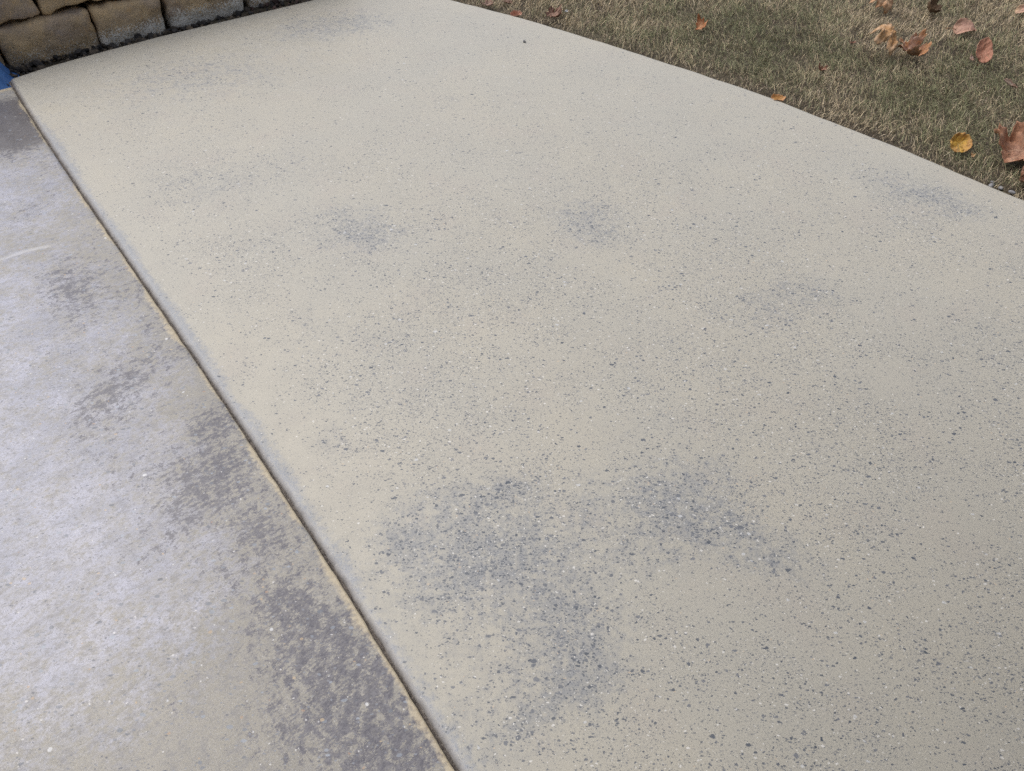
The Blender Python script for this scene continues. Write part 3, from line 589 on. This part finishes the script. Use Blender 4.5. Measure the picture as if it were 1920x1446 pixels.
fallen_leaf('scrap', (-.02, 4.23), .07, .05, -30, (.4, .6), .1, .3, (8, -4), (.20, .12, .09), BRN, 'darker brown leaf scrap in the litter at the top edge', seed=22, group=GL)
# pale scrap
pn = NT('pale_scrap'); pm = pn.final(pn.mix(pn.ramp(pn.noise(pn.coord(), 120, 3), .4, .6), (.60, .61, .63), (.45, .46, .48)), .7, .3)
sc_ = fallen_leaf('scrap', (.275, 4.09), .024, .018, 30, (.5, .4), .2, .3, (20, 10), (.6, .6, .62), (.5, .5, .52), 'tiny white scrap beside the dull brown leaf', seed=23, lift=.018)
sc_.name = 'paper_scrap'; sc_['category'] = 'scrap'; sc_.data.materials[0] = pm

# ------------------------------------------------------------------ pebbles
pbn = NT('pebble_stone'); pbm = pbn.final(pbn.mix(pbn.ramp(pbn.noise(pbn.coord(), 90, 4), .4, .6), pbn.attr('tint', 'OBJECT', 'Color'), (.16, .16, .165)), .7, .4)
def pebble(loc, r, tint, label, seed, group=None):
    rs = np.random.default_rng(seed); bm = bmesh.new(); bmesh.ops.create_icosphere(bm, subdivisions=3, radius=1)
    co = np.array([v.co[:] for v in bm.verts]); n_ = fbm(co[:, 0]*1.4+seed, co[:, 1]*1.4+co[:, 2]*1.1, seed, 3)-.5
    co = co*(1+.5*n_)[:, None]*np.array((1, rs.uniform(.6, .85), rs.uniform(.4, .6)))*r
    for v, c in zip(bm.verts, co): v.co = c
    me = bpy.data.meshes.new('pebble'); bm.to_mesh(me); bm.free(); me.materials.append(pbm); me.polygons.foreach_set('use_smooth', [True]*len(me.polygons))
    o = bpy.data.objects.new('pebble', me); col.objects.link(o); o.location = (loc[0], loc[1], loc[2]-co[:, 2].min()*.85); o.rotation_euler = (0, 0, rs.uniform(0, 6))
    o['tint'] = [float(c) for c in tint]; tag(o, label, 'pebble', group); return o
pebble((.058, 3.703, 0), .010, (.10, .10, .105), 'single dark pebble lying on the far part of the beige slab', 2)
GP = 'pale pebbles at the slab edge'
for k, (x, y, r) in enumerate(((1.735, 2.475, .017), (1.765, 2.462, .013), (1.79, 2.43, .015), (1.752, 2.50, .010))):
    pebble((x+.015, y+.012, -.030), r*.85, (.27, .27, .28), ('largest pale grey pebble, leftmost of the row at the slab edge', 'second pale pebble of the row at the slab edge, beside the largest', 'rightmost pale pebble of the row at the slab edge', 'smallest pale pebble, set back behind the row at the slab edge')[k], 30+k, GP)

# ------------------------------------------------------------------ blue sheeting at the left
def blue_mat():
    n = NT('blue_plastic_film'); P = n.coord(); a = n.noise(P, 14, 4, .6)
    k = n.mix(n.ramp(a, .35, .65), (.055, .16, .42), (.085, .22, .52)); n.bump(n.noise(P, 45, 4, .6), .35, .006)
    return n.final(k, .35, .5)
N1, N2 = 70, 60
a, b = np.meshgrid(np.linspace(-1, 1, N1), np.linspace(-1, 1, N2))
sq = np.maximum(np.abs(a), np.abs(b)); rr = np.hypot(a, b); f = np.where(rr > 0, sq/np.maximum(rr, 1e-6), 1); f = .35+.65*f
lx, ly = a*f*.30, b*f*.20
prof_ = 1-sstep(.42, .93, sq**1.3)
wr = np.abs(fbm(a*3.2+4, b*3.2, 88, 3)-.5)*2
lz = .225*prof_+(.5-wr)*.040*sstep(1.02, .75, sq)*1.0+.012*np.sin(np.arctan2(b, a)*11)*sstep(.35, .7, sq)*sstep(1, .85, sq)
lz = np.maximum(lz, 0)+.004
ii = np.arange(N1*N2).reshape(N2, N1)
bl = mesh_obj('plastic_sheet', np.stack((lx, ly, lz), -1).reshape(-1, 3), np.stack((ii[:-1, :-1], ii[:-1, 1:], ii[1:, 1:], ii[1:, :-1]), -1).reshape(-1, 4).tolist(), blue_mat())
bl.location = (-2.47, 3.26, -.035); bl.rotation_euler = (0, 0, math.atan2(EV[1], EV[0]))
sm = bl.modifiers.new('thickness', 'SOLIDIFY'); sm.thickness = .0015
tag(bl, 'crumpled blue plastic sheeting at the left end of the stone wall', 'plastic sheet')

# ------------------------------------------------------------------ moss tuft on the wall
mn = NT('moss_leaf'); mossm = mn.final(mn.mix(mn.ramp(mn.noise(mn.coord(), 120, 2), .4, .6), (.045, .085, .025), (.09, .13, .045)), .7, .3)
mv, mf = [], []
for q in range(170):
    d = Vector((rng.normal(0, 1), rng.normal(0, 1), abs(rng.normal(.5, .7)))).normalized(); c = Vector((rng.normal(0, .013), rng.normal(0, .008), rng.normal(.006, .006)))
    t = d.cross(Vector((rng.normal(), rng.normal(), rng.normal()))).normalized()*rng.uniform(.0018, .0035); e = c+d*rng.uniform(.008, .022)
    k = len(mv); mv += [c-t*.4, c+t*.4, (c+e)/2+t, e, (c+e)/2-t]; mf.append((k, k+1, k+2, k+3, k+4))
mo = mesh_obj('moss_tuft', mv, mf, mossm, smooth=False)
p = WO+WD*.96+WN*.012; mo.location = (p[0], p[1], .075)
tag(mo, 'small dark green tuft growing on a stone of the wall', 'plant')
